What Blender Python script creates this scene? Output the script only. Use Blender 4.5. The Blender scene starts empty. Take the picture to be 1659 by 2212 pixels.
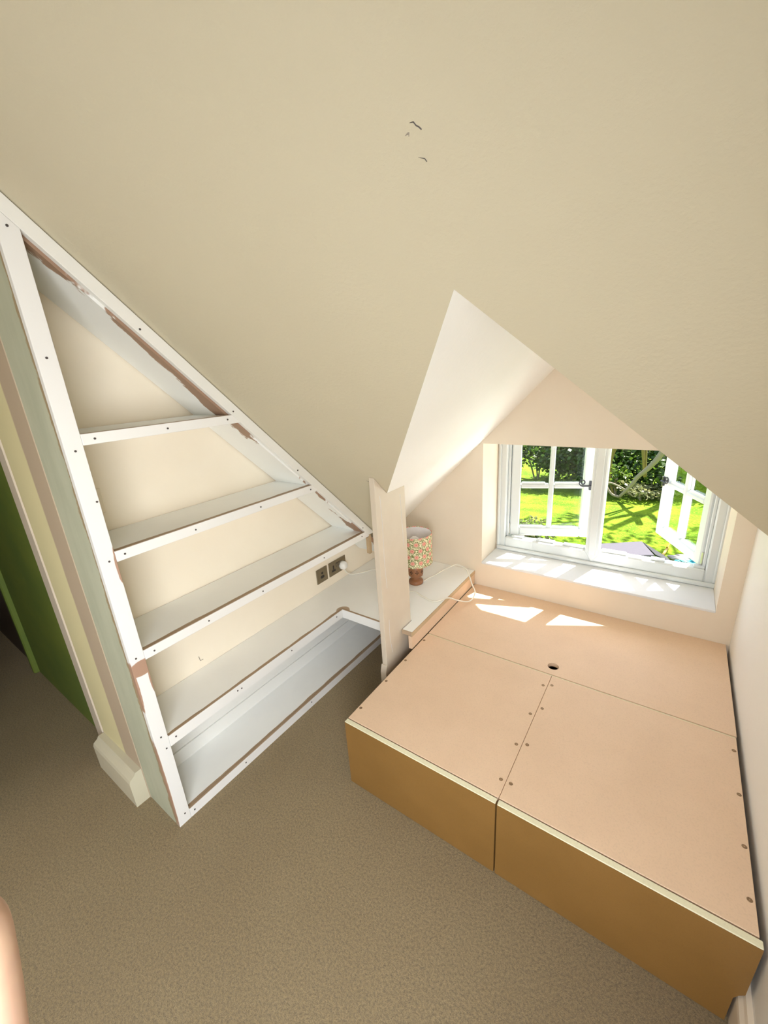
import bpy, bmesh, math, random
from mathutils import Matrix, Vector

random.seed(7)
sc = bpy.context.scene
COL = sc.collection

# ------------------------------------------------------------------ camera
FPX = 888.96
cam_d = bpy.data.cameras.new('camera')
cam = bpy.data.objects.new('camera', cam_d)
COL.objects.link(cam)
RX = Vector((0.81802438, 0.57185784, -0.06176349))      # camera right in world
RY = Vector((0.13210607, -0.29130444, -0.94746488))     # camera down in world
RZ = Vector((-0.55980720, 0.76689004, -0.31384003))     # camera forward in world
CAM = Vector((0.8918, -0.8896, 1.54))
m3 = Matrix((RX, -RY, -RZ)).transposed()
cam.matrix_world = Matrix.Translation(CAM) @ m3.to_4x4()
cam_d.sensor_fit = 'VERTICAL'
cam_d.sensor_height = 24.0
cam_d.lens = 24.0 * FPX / 2212.0
cam_d.clip_start = 0.01
cam_d.clip_end = 200
sc.camera = cam

# ------------------------------------------------------------------ world, sun, area lights, exposure
SUN_DIR = Vector((-0.30, -0.95, -1.50)).normalized()    # direction the light travels
w = bpy.data.worlds.new('World'); sc.world = w; w.use_nodes = True
wn = w.node_tree.nodes; wl = w.node_tree.links
wn.clear()
wo = wn.new('ShaderNodeOutputWorld'); bg = wn.new('ShaderNodeBackground')
sky = wn.new('ShaderNodeTexSky'); sky.sky_type = 'NISHITA'; sky.sun_disc = False
sky.sun_elevation = math.radians(56); sky.sun_rotation = math.radians(17)
sky.air_density = 1.0; sky.dust_density = 2.5
wl.new(sky.outputs['Color'], bg.inputs['Color']); bg.inputs['Strength'].default_value = 0.4
wl.new(bg.outputs['Background'], wo.inputs['Surface'])

sun_d = bpy.data.lights.new('sun', 'SUN'); sun_d.energy = 19.0; sun_d.angle = math.radians(0.6); sun_d.color = (1.0, 0.95, 0.86)
sun = bpy.data.objects.new('sun', sun_d); COL.objects.link(sun)
sun.rotation_euler = SUN_DIR.to_track_quat('-Z', 'Y').to_euler()

def area(name, loc, aim, sx, sy, power, color):
    d = bpy.data.lights.new(name, 'AREA'); d.shape = 'RECTANGLE'; d.size = sx; d.size_y = sy; d.energy = power; d.color = color
    o = bpy.data.objects.new(name, d); COL.objects.link(o); o.location = loc
    o.rotation_euler = (Vector(aim) - Vector(loc)).to_track_quat('-Z', 'Y').to_euler()
    return o
# added room fill, set in two made-up windows behind the camera
area('rear_fill_light', (-0.05, -3.33, 1.45), (-0.05, 0, 1.2), 0.94, 1.14, 2, (1.0, 0.97, 0.86))
area('side_fill_light', (1.24, -1.50, 1.05), (-0.9, -0.4, -0.6), 0.94, 1.14, 50, (0.985, 0.985, 1.0))

# added fill light outside, right of the dormer window, to brighten the dormer
area('dormer_fill_right', (2.05, 2.45, 0.02), (0.0, 0.75, 1.25), 1.6, 0.9, 115, (0.98, 0.985, 1.0))

vs = sc.view_settings
vs.view_transform = 'Standard'; vs.look = 'None'; vs.exposure = 0.26; vs.gamma = 1.0; vs.use_curve_mapping = False
sc.cycles.use_denoising = True
sc.cycles.max_bounces = 12; sc.cycles.diffuse_bounces = 8; sc.cycles.transparent_max_bounces = 24

# ------------------------------------------------------------------ materials
MATS = {}
def newmat(name):
    m = bpy.data.materials.new(name); m.use_nodes = True; MATS[name] = m
    nt = m.node_tree
    b = nt.nodes.get('Principled BSDF')
    return m, nt, b
def N(nt, t, **kw):
    n = nt.nodes.new(t)
    for k, v in kw.items(): setattr(n, k, v)
    return n
def L(nt, a, b): nt.links.new(a, b)
def mixc(nt, fac, a, b):
    n = nt.nodes.new('ShaderNodeMix'); n.data_type = 'RGBA'
    for sock, v in ((n.inputs[0], fac), (n.inputs[6], a), (n.inputs[7], b)):
        if isinstance(v, (int, float)): sock.default_value = v
        elif isinstance(v, tuple): sock.default_value = v if len(v) == 4 else v + (1,)
        else: nt.links.new(v, sock)
    return n.outputs[2]
def mth(nt, op, a, b=None, c=None):
    n = nt.nodes.new('ShaderNodeMath'); n.operation = op
    for i, v in enumerate((a, b, c)):
        if v is None: continue
        if isinstance(v, (int, float)): n.inputs[i].default_value = v
        else: nt.links.new(v, n.inputs[i])
    return n.outputs[0]
def sstep(nt, val, lo, hi):
    n = nt.nodes.new('ShaderNodeMapRange'); n.interpolation_type = 'SMOOTHSTEP'
    nt.links.new(val, n.inputs[0]); n.inputs[1].default_value = lo; n.inputs[2].default_value = hi
    return n.outputs[0]
def objco(nt):
    return nt.nodes.new('ShaderNodeTexCoord').outputs['Object']
def noise(nt, co, scale, detail=3, rough=0.55, sc3=None):
    if sc3:
        mp = nt.nodes.new('ShaderNodeMapping'); mp.inputs['Scale'].default_value = sc3; nt.links.new(co, mp.inputs[0]); co = mp.outputs[0]
    n = nt.nodes.new('ShaderNodeTexNoise'); n.inputs['Scale'].default_value = scale; n.inputs['Detail'].default_value = detail; n.inputs['Roughness'].default_value = rough
    nt.links.new(co, n.inputs['Vector']); return n.outputs['Fac']
def bump(nt, b, h, strength, dist):
    n = nt.nodes.new('ShaderNodeBump'); n.inputs['Strength'].default_value = strength; n.inputs['Distance'].default_value = dist
    nt.links.new(h, n.inputs['Height']); nt.links.new(n.outputs['Normal'], b.inputs['Normal'])

def paint(name, c1, c2, rough=0.7, bscale=60, bstr=0.15, nscale=3.0):
    m, nt, b = newmat(name); co = objco(nt)
    f = sstep(nt, noise(nt, co, nscale, 4), 0.3, 0.7)
    L(nt, mixc(nt, f, c1, c2), b.inputs['Base Color']); b.inputs['Roughness'].default_value = rough
    bump(nt, b, noise(nt, co, bscale, 3), bstr, 0.004)
    return m
paint('wall_paint', (0.775, 0.695, 0.58), (0.75, 0.66, 0.54), 0.75, 40, 0.2)
paint('shelf_wall_paint', (0.85, 0.775, 0.645), (0.825, 0.745, 0.61), 0.7, 40, 0.15)
paint('right_wall_paint', (0.89, 0.89, 0.885), (0.875, 0.875, 0.865), 0.6, 35, 0.15)
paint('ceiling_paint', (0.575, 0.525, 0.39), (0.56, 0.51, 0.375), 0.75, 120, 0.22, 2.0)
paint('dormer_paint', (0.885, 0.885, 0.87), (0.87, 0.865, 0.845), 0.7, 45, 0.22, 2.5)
paint('sill_paint', (0.72, 0.74, 0.77), (0.69, 0.71, 0.74), 0.55, 30, 0.1)
paint('post_paint', (0.64, 0.56, 0.455), (0.60, 0.52, 0.42), 0.55, 25, 0.25, 5)
paint('skirting_cream', (0.60, 0.56, 0.43), (0.56, 0.52, 0.39), 0.5)
paint('upvc_white', (0.66, 0.70, 0.715), (0.64, 0.68, 0.695), 0.28, 20, 0.02)
paint('passage_paint', (0.17, 0.22, 0.03), (0.13, 0.19, 0.03), 0.7, 30, 0.1)
paint('outside_render', (0.7, 0.66, 0.58), (0.65, 0.6, 0.52), 0.8)
paint('roof_tile', (0.42, 0.33, 0.26), (0.36, 0.28, 0.22), 0.8)

# wall beside the shelf end: yellowish, with a browner strip next to the unit
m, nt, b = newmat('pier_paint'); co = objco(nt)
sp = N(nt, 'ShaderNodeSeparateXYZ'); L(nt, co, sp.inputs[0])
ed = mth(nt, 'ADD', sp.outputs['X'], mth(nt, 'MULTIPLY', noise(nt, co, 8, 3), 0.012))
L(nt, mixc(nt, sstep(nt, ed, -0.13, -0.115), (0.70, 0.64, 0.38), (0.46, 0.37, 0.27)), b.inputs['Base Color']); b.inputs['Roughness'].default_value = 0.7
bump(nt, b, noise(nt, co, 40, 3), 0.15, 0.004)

WHITE1, WHITE2 = (0.81, 0.81, 0.78), (0.79, 0.79, 0.76)
BARE = (0.34, 0.235, 0.145)
BARE2 = (0.40, 0.25, 0.175)
# white painted joinery
m, nt, b = newmat('white_wood'); co = objco(nt)
f = sstep(nt, noise(nt, co, 6, 4), 0.35, 0.7)
L(nt, mixc(nt, f, WHITE1, WHITE2), b.inputs['Base Color']); b.inputs['Roughness'].default_value = 0.5
bump(nt, b, noise(nt, co, 30, 3, 0.6, (1, 0.2, 1)), 0.08, 0.003)

# shelf boards: white with a bare, rubbed strip along the front edge (local x near 0)
m, nt, b = newmat('shelf_board_paint'); co = objco(nt)
sp = N(nt, 'ShaderNodeSeparateXYZ'); L(nt, co, sp.inputs[0])
f = sstep(nt, noise(nt, co, 5, 4), 0.35, 0.7)
base = mixc(nt, f, (0.87, 0.88, 0.865), (0.84, 0.85, 0.84))
wob = mth(nt, 'MULTIPLY', mth(nt, 'SUBTRACT', noise(nt, co, 7, 3), 0.5), 0.014)
msk = sstep(nt, mth(nt, 'ADD', sp.outputs['X'], wob), -0.0215, -0.0200)
L(nt, mixc(nt, msk, base, BARE), b.inputs['Base Color']); b.inputs['Roughness'].default_value = 0.5

# lining under the slope: white with bare scraped streaks near the rail
m, nt, b = newmat('soffit_scraped'); co = objco(nt)
sp = N(nt, 'ShaderNodeSeparateXYZ'); L(nt, co, sp.inputs[0])
n1 = noise(nt, co, 3.2, 5, 0.6, (2.5, 1.1, 1.1))
n2 = noise(nt, co, 40, 3, 0.7, (1, 0.15, 0.15))
edge = sstep(nt, sp.outputs['X'], -0.15, -0.02)
val = mth(nt, 'ADD', mth(nt, 'ADD', n1, mth(nt, 'MULTIPLY', edge, 0.34)), mth(nt, 'MULTIPLY', mth(nt, 'SUBTRACT', n2, 0.5), 0.18))
msk = sstep(nt, val, 0.80, 0.83)
L(nt, mixc(nt, msk, (0.84, 0.85, 0.83), (0.33, 0.21, 0.14)), b.inputs['Base Color']); b.inputs['Roughness'].default_value = 0.55

# stile: white with bare sanded patches at the shelf joints (local z)
m, nt, b = newmat('stile_sanded'); co = objco(nt)
sp = N(nt, 'ShaderNodeSeparateXYZ'); L(nt, co, sp.inputs[0])
def spot(y, z, ry, rz, amp=0.35):
    dy = mth(nt, 'DIVIDE', mth(nt, 'SUBTRACT', sp.outputs['Y'], y), ry)
    dz = mth(nt, 'DIVIDE', mth(nt, 'SUBTRACT', sp.outputs['Z'], z), rz)
    d = mth(nt, 'SQRT', mth(nt, 'ADD', mth(nt, 'MULTIPLY', dy, dy), mth(nt, 'MULTIPLY', dz, dz)))
    d = mth(nt, 'ADD', d, mth(nt, 'MULTIPLY', mth(nt, 'SUBTRACT', noise(nt, co, 30, 2), 0.5), amp))
    return mth(nt, 'SUBTRACT', 1.0, sstep(nt, d, 0.86, 0.98))
s_ = spot(0.03, 0.695, 0.05, 0.03)
s_ = mth(nt, 'MAXIMUM', s_, spot(0.05, 1.05, 0.013, 0.075))
s_ = mth(nt, 'MAXIMUM', s_, spot(0.047, 0.64, 0.008, 0.06))
s_ = mth(nt, 'MAXIMUM', s_, spot(-0.004, 0.63, 0.010, 0.12))
s_ = mth(nt, 'MAXIMUM', s_, spot(-0.003, 0.2, 0.006, 0.25))
L(nt, mixc(nt, s_, (0.79, 0.79, 0.78), BARE2), b.inputs['Base Color']); b.inputs['Roughness'].default_value = 0.5

# side panel: patchy undercoat, bare along its front arris
m, nt, b = newmat('side_panel_paint'); co = objco(nt)
sp = N(nt, 'ShaderNodeSeparateXYZ'); L(nt, co, sp.inputs[0])
f = sstep(nt, noise(nt, co, 4, 4, 0.6, (3, 3, 0.7)), 0.35, 0.7)
base = mixc(nt, f, (0.48, 0.50, 0.385), (0.42, 0.445, 0.335))
wob = mth(nt, 'MULTIPLY', mth(nt, 'SUBTRACT', noise(nt, co, 9, 5, 0.65), 0.5), 0.07)
msk = sstep(nt, mth(nt, 'ADD', sp.outputs['X'], wob), -0.034, -0.026)
L(nt, mixc(nt, msk, base, (0.34, 0.26, 0.15)), b.inputs['Base Color']); b.inputs['Roughness'].default_value = 0.6

# desk top: white, bare round the inner corner and along the inner edges
m, nt, b = newmat('desk_paint'); co = objco(nt)
sp = N(nt, 'ShaderNodeSeparateXYZ'); L(nt, co, sp.inputs[0])
f = sstep(nt, noise(nt, co, 4, 4), 0.35, 0.7)
base = mixc(nt, f, (0.89, 0.895, 0.875), (0.865, 0.87, 0.85))
X, Y = sp.outputs['X'], sp.outputs['Y']
nz = mth(nt, 'MULTIPLY', mth(nt, 'SUBTRACT', noise(nt, co, 7, 3), 0.5), 0.02)
inA = sstep(nt, mth(nt, 'ADD', X, nz), -0.4395, -0.438)                        # strip along the long inner edge
inB = mth(nt, 'MULTIPLY', mth(nt, 'SUBTRACT', 1.0, sstep(nt, mth(nt, 'ADD', Y, nz), 0.497, 0.499)), sstep(nt, X, -0.426, -0.424))
belowcorner = mth(nt, 'SUBTRACT', 1.0, sstep(nt, Y, 0.488, 0.492))
inA = mth(nt, 'MULTIPLY', inA, belowcorner)
dx = mth(nt, 'ADD', X, 0.42); dy = mth(nt, 'SUBTRACT', Y, 0.485)
dist = mth(nt, 'SQRT', mth(nt, 'ADD', mth(nt, 'MULTIPLY', mth(nt, 'MULTIPLY', dx, dx), 1.0), mth(nt, 'MULTIPLY', mth(nt, 'MULTIPLY', dy, dy), 1.0)))
corner = mth(nt, 'SUBTRACT', 1.0, sstep(nt, mth(nt, 'ADD', dist, mth(nt, 'MULTIPLY', nz, 1.5)), 0.034, 0.038))
msk = mth(nt, 'MAXIMUM', mth(nt, 'MAXIMUM', inA, inB), corner)
L(nt, mixc(nt, msk, base, (0.43, 0.32, 0.22)), b.inputs['Base Color']); b.inputs['Roughness'].default_value = 0.45

# MDF
def mdf(name, c1, c2, rough=0.55):
    m, nt, b = newmat(name); co = objco(nt)
    f = sstep(nt, noise(nt, co, 5, 6, 0.6), 0.3, 0.72)
    fine = noise(nt, co, 220, 2, 0.6)
    c = mixc(nt, f, c1, c2)
    c = mixc(nt, mth(nt, 'MULTIPLY', sstep(nt, fine, 0.45, 0.75), 0.22), c, tuple(x * 0.7 for x in c2))
    L(nt, c, b.inputs['Base Color']); b.inputs['Roughness'].default_value = rough
    bump(nt, b, fine, 0.05, 0.001)
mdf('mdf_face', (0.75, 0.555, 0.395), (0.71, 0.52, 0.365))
mdf('mdf_shaded', (0.255, 0.135, 0.034), (0.225, 0.118, 0.028))  # top board fibreboard darkened: the front's shade is put into the colour
mdf('mdf_edge', (0.78, 0.75, 0.55), (0.74, 0.71, 0.51), 0.5)
mdf('mdf_raw', (0.56, 0.42, 0.26), (0.50, 0.37, 0.22))

# carpet
m, nt, b = newmat('carpet'); co = objco(nt)
f1 = sstep(nt, noise(nt, co, 2.2, 4), 0.3, 0.7)
f2 = noise(nt, co, 150, 6, 0.85)
f3 = noise(nt, co, 420, 3, 0.7)
c = mixc(nt, f1, (0.48, 0.35, 0.175), (0.53, 0.40, 0.21))
c = mixc(nt, sstep(nt, f2, 0.34, 0.62), tuple(x * 0.5 for x in (0.43, 0.325, 0.195)), c)
c = mixc(nt, mth(nt, 'MULTIPLY', sstep(nt, f3, 0.45, 0.7), 0.5), c, (0.66, 0.53, 0.33))
L(nt, c, b.inputs['Base Color']); b.inputs['Roughness'].default_value = 0.95
b.inputs['Sheen Weight'].default_value = 0.25; b.inputs['Specular IOR Level'].default_value = 0.1
bump(nt, b, mth(nt, 'ADD', f2, mth(nt, 'MULTIPLY', f3, 0.5)), 0.9, 0.012)

def plain(name, col, rough=0.5, metal=0.0, spec=0.5):
    m, nt, b = newmat(name); co = objco(nt)
    f = noise(nt, co, 25, 3)
    L(nt, mixc(nt, f, tuple(x * 0.9 for x in col), tuple(min(1, x * 1.08) for x in col)), b.inputs['Base Color'])
    b.inputs['Roughness'].default_value = rough; b.inputs['Metallic'].default_value = metal; b.inputs['Specular IOR Level'].default_value = spec
    return m
plain('dark_gap', (0.02, 0.015, 0.012), 0.9)
plain('nail', (0.07, 0.06, 0.055), 0.6)
plain('screw_metal', (0.30, 0.20, 0.12), 0.4, 0.7)
plain('brass_plate', (0.23, 0.185, 0.115), 0.38, 0.6)
plain('socket_black', (0.03, 0.025, 0.02), 0.5)
plain('plug_white', (0.85, 0.84, 0.80), 0.35)
plain('cord_white', (0.80, 0.77, 0.68), 0.45)
plain('iron', (0.05, 0.05, 0.06), 0.4, 0.6)
plain('hinge_metal', (0.55, 0.54, 0.50), 0.3, 0.8)
plain('blank_plate', (0.80, 0.72, 0.58), 0.4)
plain('pencil', (0.33, 0.29, 0.24), 0.8)
plain('lining_white', (0.82, 0.79, 0.78), 0.7)
plain('grey_felt', (0.065, 0.06, 0.075), 0.9)
plain('grey_dark', (0.02, 0.02, 0.024), 0.9)
plain('turquoise', (0.02, 0.22, 0.26), 0.5)
plain('yellow_plastic', (0.36, 0.24, 0.015), 0.5)
plain('bark_pale', (0.33, 0.265, 0.18), 0.85)
plain('bark_yellow', (0.24, 0.19, 0.04), 0.85)
plain('stone_pale', (0.30, 0.28, 0.24), 0.85)
plain('curtain_blue', (0.08, 0.16, 0.42), 0.8)

# skin
m, nt, b = newmat('skin'); co = objco(nt)
f = sstep(nt, noise(nt, co, 45, 3), 0.35, 0.7)
L(nt, mixc(nt, f, (0.60, 0.40, 0.275), (0.56, 0.345, 0.25)), b.inputs['Base Color']); b.inputs['Roughness'].default_value = 0.55
b.inputs['Subsurface Weight'].default_value = 0.08; b.inputs['Subsurface Radius'].default_value = (0.01, 0.004, 0.002)
plain('nail_skin', (0.80, 0.55, 0.46), 0.3)

# turned wood
m, nt, b = newmat('turned_wood'); co = objco(nt)
f = noise(nt, co, 14, 4, 0.6, (1, 1, 6))
L(nt, mixc(nt, f, (0.20, 0.075, 0.03), (0.38, 0.17, 0.075)), b.inputs['Base Color']); b.inputs['Roughness'].default_value = 0.35

# lamp shade print: pink blossoms in rows between green vines on cream (round the cylinder)
m, nt, b = newmat('floral_fabric'); co = objco(nt)
sp = N(nt, 'ShaderNodeSeparateXYZ'); L(nt, co, sp.inputs[0])
ang = mth(nt, 'ARCTAN2', sp.outputs['Y'], sp.outputs['X'])
U = mth(nt, 'MULTIPLY', ang, 0.098 / 0.0456)
V = mth(nt, 'DIVIDE', sp.outputs['Z'], 0.0365)
row = mth(nt, 'FLOOR', V)
par_ = mth(nt, 'MULTIPLY', mth(nt, 'MODULO', mth(nt, 'ADD', row, 100.0), 2.0), 0.5)
fu = mth(nt, 'SUBTRACT', mth(nt, 'FRACT', mth(nt, 'ADD', mth(nt, 'ADD', U, par_), 100.0)), 0.5)
fv = mth(nt, 'SUBTRACT', mth(nt, 'FRACT', V), 0.5)
au = mth(nt, 'MULTIPLY', fu, 1.2)
r2 = mth(nt, 'SQRT', mth(nt, 'ADD', mth(nt, 'MULTIPLY', au, au), mth(nt, 'MULTIPLY', fv, fv)))
th = mth(nt, 'ARCTAN2', fv, au)
pet = mth(nt, 'ADD', r2, mth(nt, 'MULTIPLY', mth(nt, 'COSINE', mth(nt, 'MULTIPLY', th, 5.0)), -0.045))
flower = mth(nt, 'SUBTRACT', 1.0, sstep(nt, pet, 0.28, 0.31))
ring = mth(nt, 'MULTIPLY', mth(nt, 'SUBTRACT', 1.0, sstep(nt, pet, 0.31, 0.335)), sstep(nt, pet, 0.27, 0.30))
ring2 = mth(nt, 'MULTIPLY', mth(nt, 'SUBTRACT', 1.0, sstep(nt, pet, 0.43, 0.46)), sstep(nt, pet, 0.375, 0.40))
heart = mth(nt, 'SUBTRACT', 1.0, sstep(nt, r2, 0.06, 0.10))
lv = noise(nt, co, 150, 2, 0.5)
leaf = mth(nt, 'MULTIPLY', sstep(nt, lv, 0.50, 0.55), sstep(nt, pet, 0.33, 0.36))
green = (0.20, 0.22, 0.075)
c = mixc(nt, leaf, (0.80, 0.76, 0.52), green)
c = mixc(nt, ring2, c, green)
c = mixc(nt, flower, c, (0.80, 0.36, 0.29))
c = mixc(nt, ring, c, (0.36, 0.13, 0.07))
c = mixc(nt, heart, c, (0.55, 0.14, 0.10))
L(nt, c, b.inputs['Base Color']); b.inputs['Roughness'].default_value = 0.8

# glass
m, nt, b = newmat('pane_glass')
nt.nodes.remove(b)
tr = N(nt, 'ShaderNodeBsdfTransparent'); tr.inputs[0].default_value = (0.95, 0.98, 0.975, 1)
gl = N(nt, 'ShaderNodeBsdfGlossy'); gl.inputs['Roughness'].default_value = 0.02; gl.inputs['Color'].default_value = (0.9, 0.97, 1.0, 1)
fr = N(nt, 'ShaderNodeLayerWeight'); fr.inputs['Blend'].default_value = 0.5
mx = N(nt, 'ShaderNodeMixShader'); L(nt, mth(nt, 'ADD', mth(nt, 'MULTIPLY', mth(nt, 'POWER', fr.outputs['Facing'], 4.0), 0.7), 0.03), mx.inputs[0]); L(nt, tr.outputs[0], mx.inputs[1]); L(nt, gl.outputs[0], mx.inputs[2])
L(nt, mx.outputs[0], nt.nodes['Material Output'].inputs['Surface'])

# lawn and leaves
m, nt, b = newmat('lawn'); co = objco(nt)
f = sstep(nt, noise(nt, co, 1.6, 6, 0.65), 0.38, 0.62); f2 = noise(nt, co, 22, 3)
c = mixc(nt, f, (0.070, 0.140, 0.006), (0.165, 0.265, 0.012)); c = mixc(nt, sstep(nt, f2, 0.5, 0.7), c, (0.22, 0.32, 0.02))
L(nt, c, b.inputs['Base Color']); b.inputs['Roughness'].default_value = 0.9; b.inputs['Specular IOR Level'].default_value = 0.1
bump(nt, b, f2, 0.8, 0.05)
def leafmat(name, c1, c2, tl):
    m, nt, b = newmat(name)
    oi = N(nt, 'ShaderNodeNewGeometry')
    c = mixc(nt, oi.outputs['Random Per Island'], c1, c2)
    L(nt, c, b.inputs['Base Color']); b.inputs['Roughness'].default_value = 0.4
    t = N(nt, 'ShaderNodeBsdfTranslucent'); L(nt, c, t.inputs[0])
    mx = N(nt, 'ShaderNodeMixShader'); mx.inputs[0].default_value = tl
    L(nt, b.outputs[0], mx.inputs[1]); L(nt, t.outputs[0], mx.inputs[2]); L(nt, mx.outputs[0], nt.nodes['Material Output'].inputs['Surface'])
leafmat('leaf_dark', (0.015, 0.045, 0.008), (0.09, 0.17, 0.015), 0.35)
leafmat('leaf_mid', (0.05, 0.12, 0.012), (0.20, 0.29, 0.03), 0.4)
leafmat('leaf_pale', (0.09, 0.12, 0.02), (0.28, 0.28, 0.13), 0.4)

# ------------------------------------------------------------------ object helpers
ROOTM = {}
def tag(o, label=None, cat=None, group=None, kind=None):
    if label: o['label'] = label
    if cat: o['category'] = cat
    if group: o['group'] = group
    if kind: o['kind'] = kind
    return o
def thing(name, label, cat, loc=(0, 0, 0), rz=0.0, group=None):
    o = bpy.data.objects.new(name, None); COL.objects.link(o); o.empty_display_size = 0.05
    o.location = loc; o.rotation_euler = (0, 0, rz)
    ROOTM[o.name] = (Matrix.Translation(loc) @ Matrix.Rotation(rz, 4, 'Z'))
    return tag(o, label, cat, group)
def rootmat(o):
    while o is not None:
        if o.name in ROOTM: return ROOTM[o.name]
        o = o.parent
    return Matrix.Identity(4)
def link(name, me, parent=None, loc=None):
    o = bpy.data.objects.new(name, me); COL.objects.link(o); o.parent = parent
    if loc is not None: o.location = loc
    return o
def finish(bm, name, mat, parent=None, world=False, smooth=False, bevel=0.0, mats=None, seg=1):
    """bm is in the local frame of the thing (world=False) or in world coordinates (world=True)."""
    bmesh.ops.recalc_face_normals(bm, faces=bm.faces[:])
    if bevel > 0:
        bmesh.ops.bevel(bm, geom=[e for e in bm.edges if e.calc_face_angle(0) > 0.5], offset=bevel, segments=seg, affect='EDGES', clamp_overlap=True)
    if world and parent is not None:
        bmesh.ops.transform(bm, matrix=rootmat(parent).inverted(), verts=bm.verts[:])
    me = bpy.data.meshes.new(name); bm.to_mesh(me); bm.free()
    for mn in (mats or [mat]): me.materials.append(MATS[mn])
    if smooth:
        for p in me.polygons: p.use_smooth = True
    return link(name, me, parent)
def addbox(bm, x0, x1, y0, y1, z0, z1):
    v = [bm.verts.new(c) for c in ((x0, y0, z0), (x1, y0, z0), (x1, y1, z0), (x0, y1, z0), (x0, y0, z1), (x1, y0, z1), (x1, y1, z1), (x0, y1, z1))]
    fs = []
    for f in ((0, 3, 2, 1), (4, 5, 6, 7), (0, 1, 5, 4), (1, 2, 6, 5), (2, 3, 7, 6), (3, 0, 4, 7)): fs.append(bm.faces.new([v[i] for i in f]))
    return fs
def addprism(bm, pts, vec):
    vec = Vector(vec); a = [bm.verts.new(Vector(p)) for p in pts]; b_ = [bm.verts.new(Vector(p) + vec) for p in pts]
    n = len(pts); f1 = bm.faces.new(a); f2 = bm.faces.new(b_[::-1])
    for i in range(n): bm.faces.new((a[i], b_[i], b_[(i + 1) % n], a[(i + 1) % n]))
    return f1, f2
def box(name, mat, x0, x1, y0, y1, z0, z1, parent=None, world=False, bevel=0.0):
    bm = bmesh.new(); addbox(bm, x0, x1, y0, y1, z0, z1); return finish(bm, name, mat, parent, world, bevel=bevel)
def prism(name, mat, pts, vec, parent=None, world=False, bevel=0.0):
    bm = bmesh.new(); addprism(bm, pts, vec); return finish(bm, name, mat, parent, world, bevel=bevel)
def addtube(bm, pts, rad, seg=8, cap=True):
    pts = [Vector(p) for p in pts]; rings = []
    rs = rad if isinstance(rad, (list, tuple)) else [rad] * len(pts)
    up = Vector((0, 0, 1))
    t0 = (pts[1] - pts[0]).normalized()
    if abs(t0.dot(up)) > 0.95: up = Vector((1, 0, 0))
    nrm = (up - t0 * up.dot(t0)).normalized()
    for i, p in enumerate(pts):
        t = ((pts[min(i + 1, len(pts) - 1)] - pts[max(i - 1, 0)])).normalized()
        nrm = (nrm - t * nrm.dot(t)).normalized(); bn = t.cross(nrm)
        rings.append([bm.verts.new(p + (nrm * math.cos(2 * math.pi * k / seg) + bn * math.sin(2 * math.pi * k / seg)) * rs[i]) for k in range(seg)])
    for i in range(len(rings) - 1):
        for k in range(seg): bm.faces.new((rings[i][k], rings[i][(k + 1) % seg], rings[i + 1][(k + 1) % seg], rings[i + 1][k]))
    if cap: bm.faces.new(rings[0][::-1]); bm.faces.new(rings[-1])
def smooth_path(pts, n=8):
    pts = [Vector(p) for p in pts]; out = []
    for i in range(len(pts) - 1):
        p0, p1, p2, p3 = pts[max(i - 1, 0)], pts[i], pts[i + 1], pts[min(i + 2, len(pts) - 1)]
        for k in range(n):
            t = k / n
            out.append(0.5 * ((2 * p1) + (p2 - p0) * t + (2 * p0 - 5 * p1 + 4 * p2 - p3) * t * t + (3 * p1 - p0 - 3 * p2 + p3) * t ** 3))
    out.append(pts[-1]); return out
def addlathe(bm, prof, seg=32, cx=0, cy=0):
    rings = [[bm.verts.new((cx + r * math.cos(2 * math.pi * k / seg), cy + r * math.sin(2 * math.pi * k / seg), z)) for k in range(seg)] for r, z in prof]
    for i in range(len(rings) - 1):
        for k in range(seg): bm.faces.new((rings[i][k], rings[i][(k + 1) % seg], rings[i + 1][(k + 1) % seg], rings[i + 1][k]))
    return rings
def adddisc(bm, c, n, r, h, seg=12):
    c = Vector(c); n = Vector(n).normalized(); a = n.orthogonal().normalized(); b_ = n.cross(a)
    pts = [c + (a * math.cos(2 * math.pi * k / seg) + b_ * math.sin(2 * math.pi * k / seg)) * r for k in range(seg)]
    addprism(bm, pts, n * h)
def structure(o): o['kind'] = 'structure'; return o

# ------------------------------------------------------------------ the setting
KC = 1.525            # main slope: y + z = KC
XL = -0.655           # wall behind the shelves
XR = 1.203            # right wall
YW = 1.223            # window wall
YF = 1.458            # window frame plane
DL, DR = 1.14, 2.212  # dormer slopes: z = x + DL, z = DR - x
RIDX = (DR - DL) / 2; RIDZ = RIDX + DL
def cp(x, z): return (x, KC - z, z)

bm = bmesh.new(); addbox(bm, -3.3, XR + 0.1, -3.5, YF, -0.08, 0.0)
structure(finish(bm, 'floor', 'carpet'))

bm = bmesh.new()
TH = (0, 0.07, 0.07)
addprism(bm, [cp(XL, XL + DL), cp(RIDX, RIDZ), cp(RIDX, 2.35), cp(XL, 2.35)], TH)
addprism(bm, [cp(RIDX, RIDZ), cp(XR, DR - XR), cp(XR, 2.35), cp(RIDX, 2.35)], TH)
addprism(bm, [cp(-3.3, 0.9), cp(XL, 0.9), cp(XL, 2.35), cp(-3.3, 2.35)], TH)
addbox(bm, -3.3, XR + 0.1, -3.5, KC - 2.35, 2.35, 2.45)
ceiling = structure(finish(bm, 'ceiling', 'ceiling_paint'))

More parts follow.
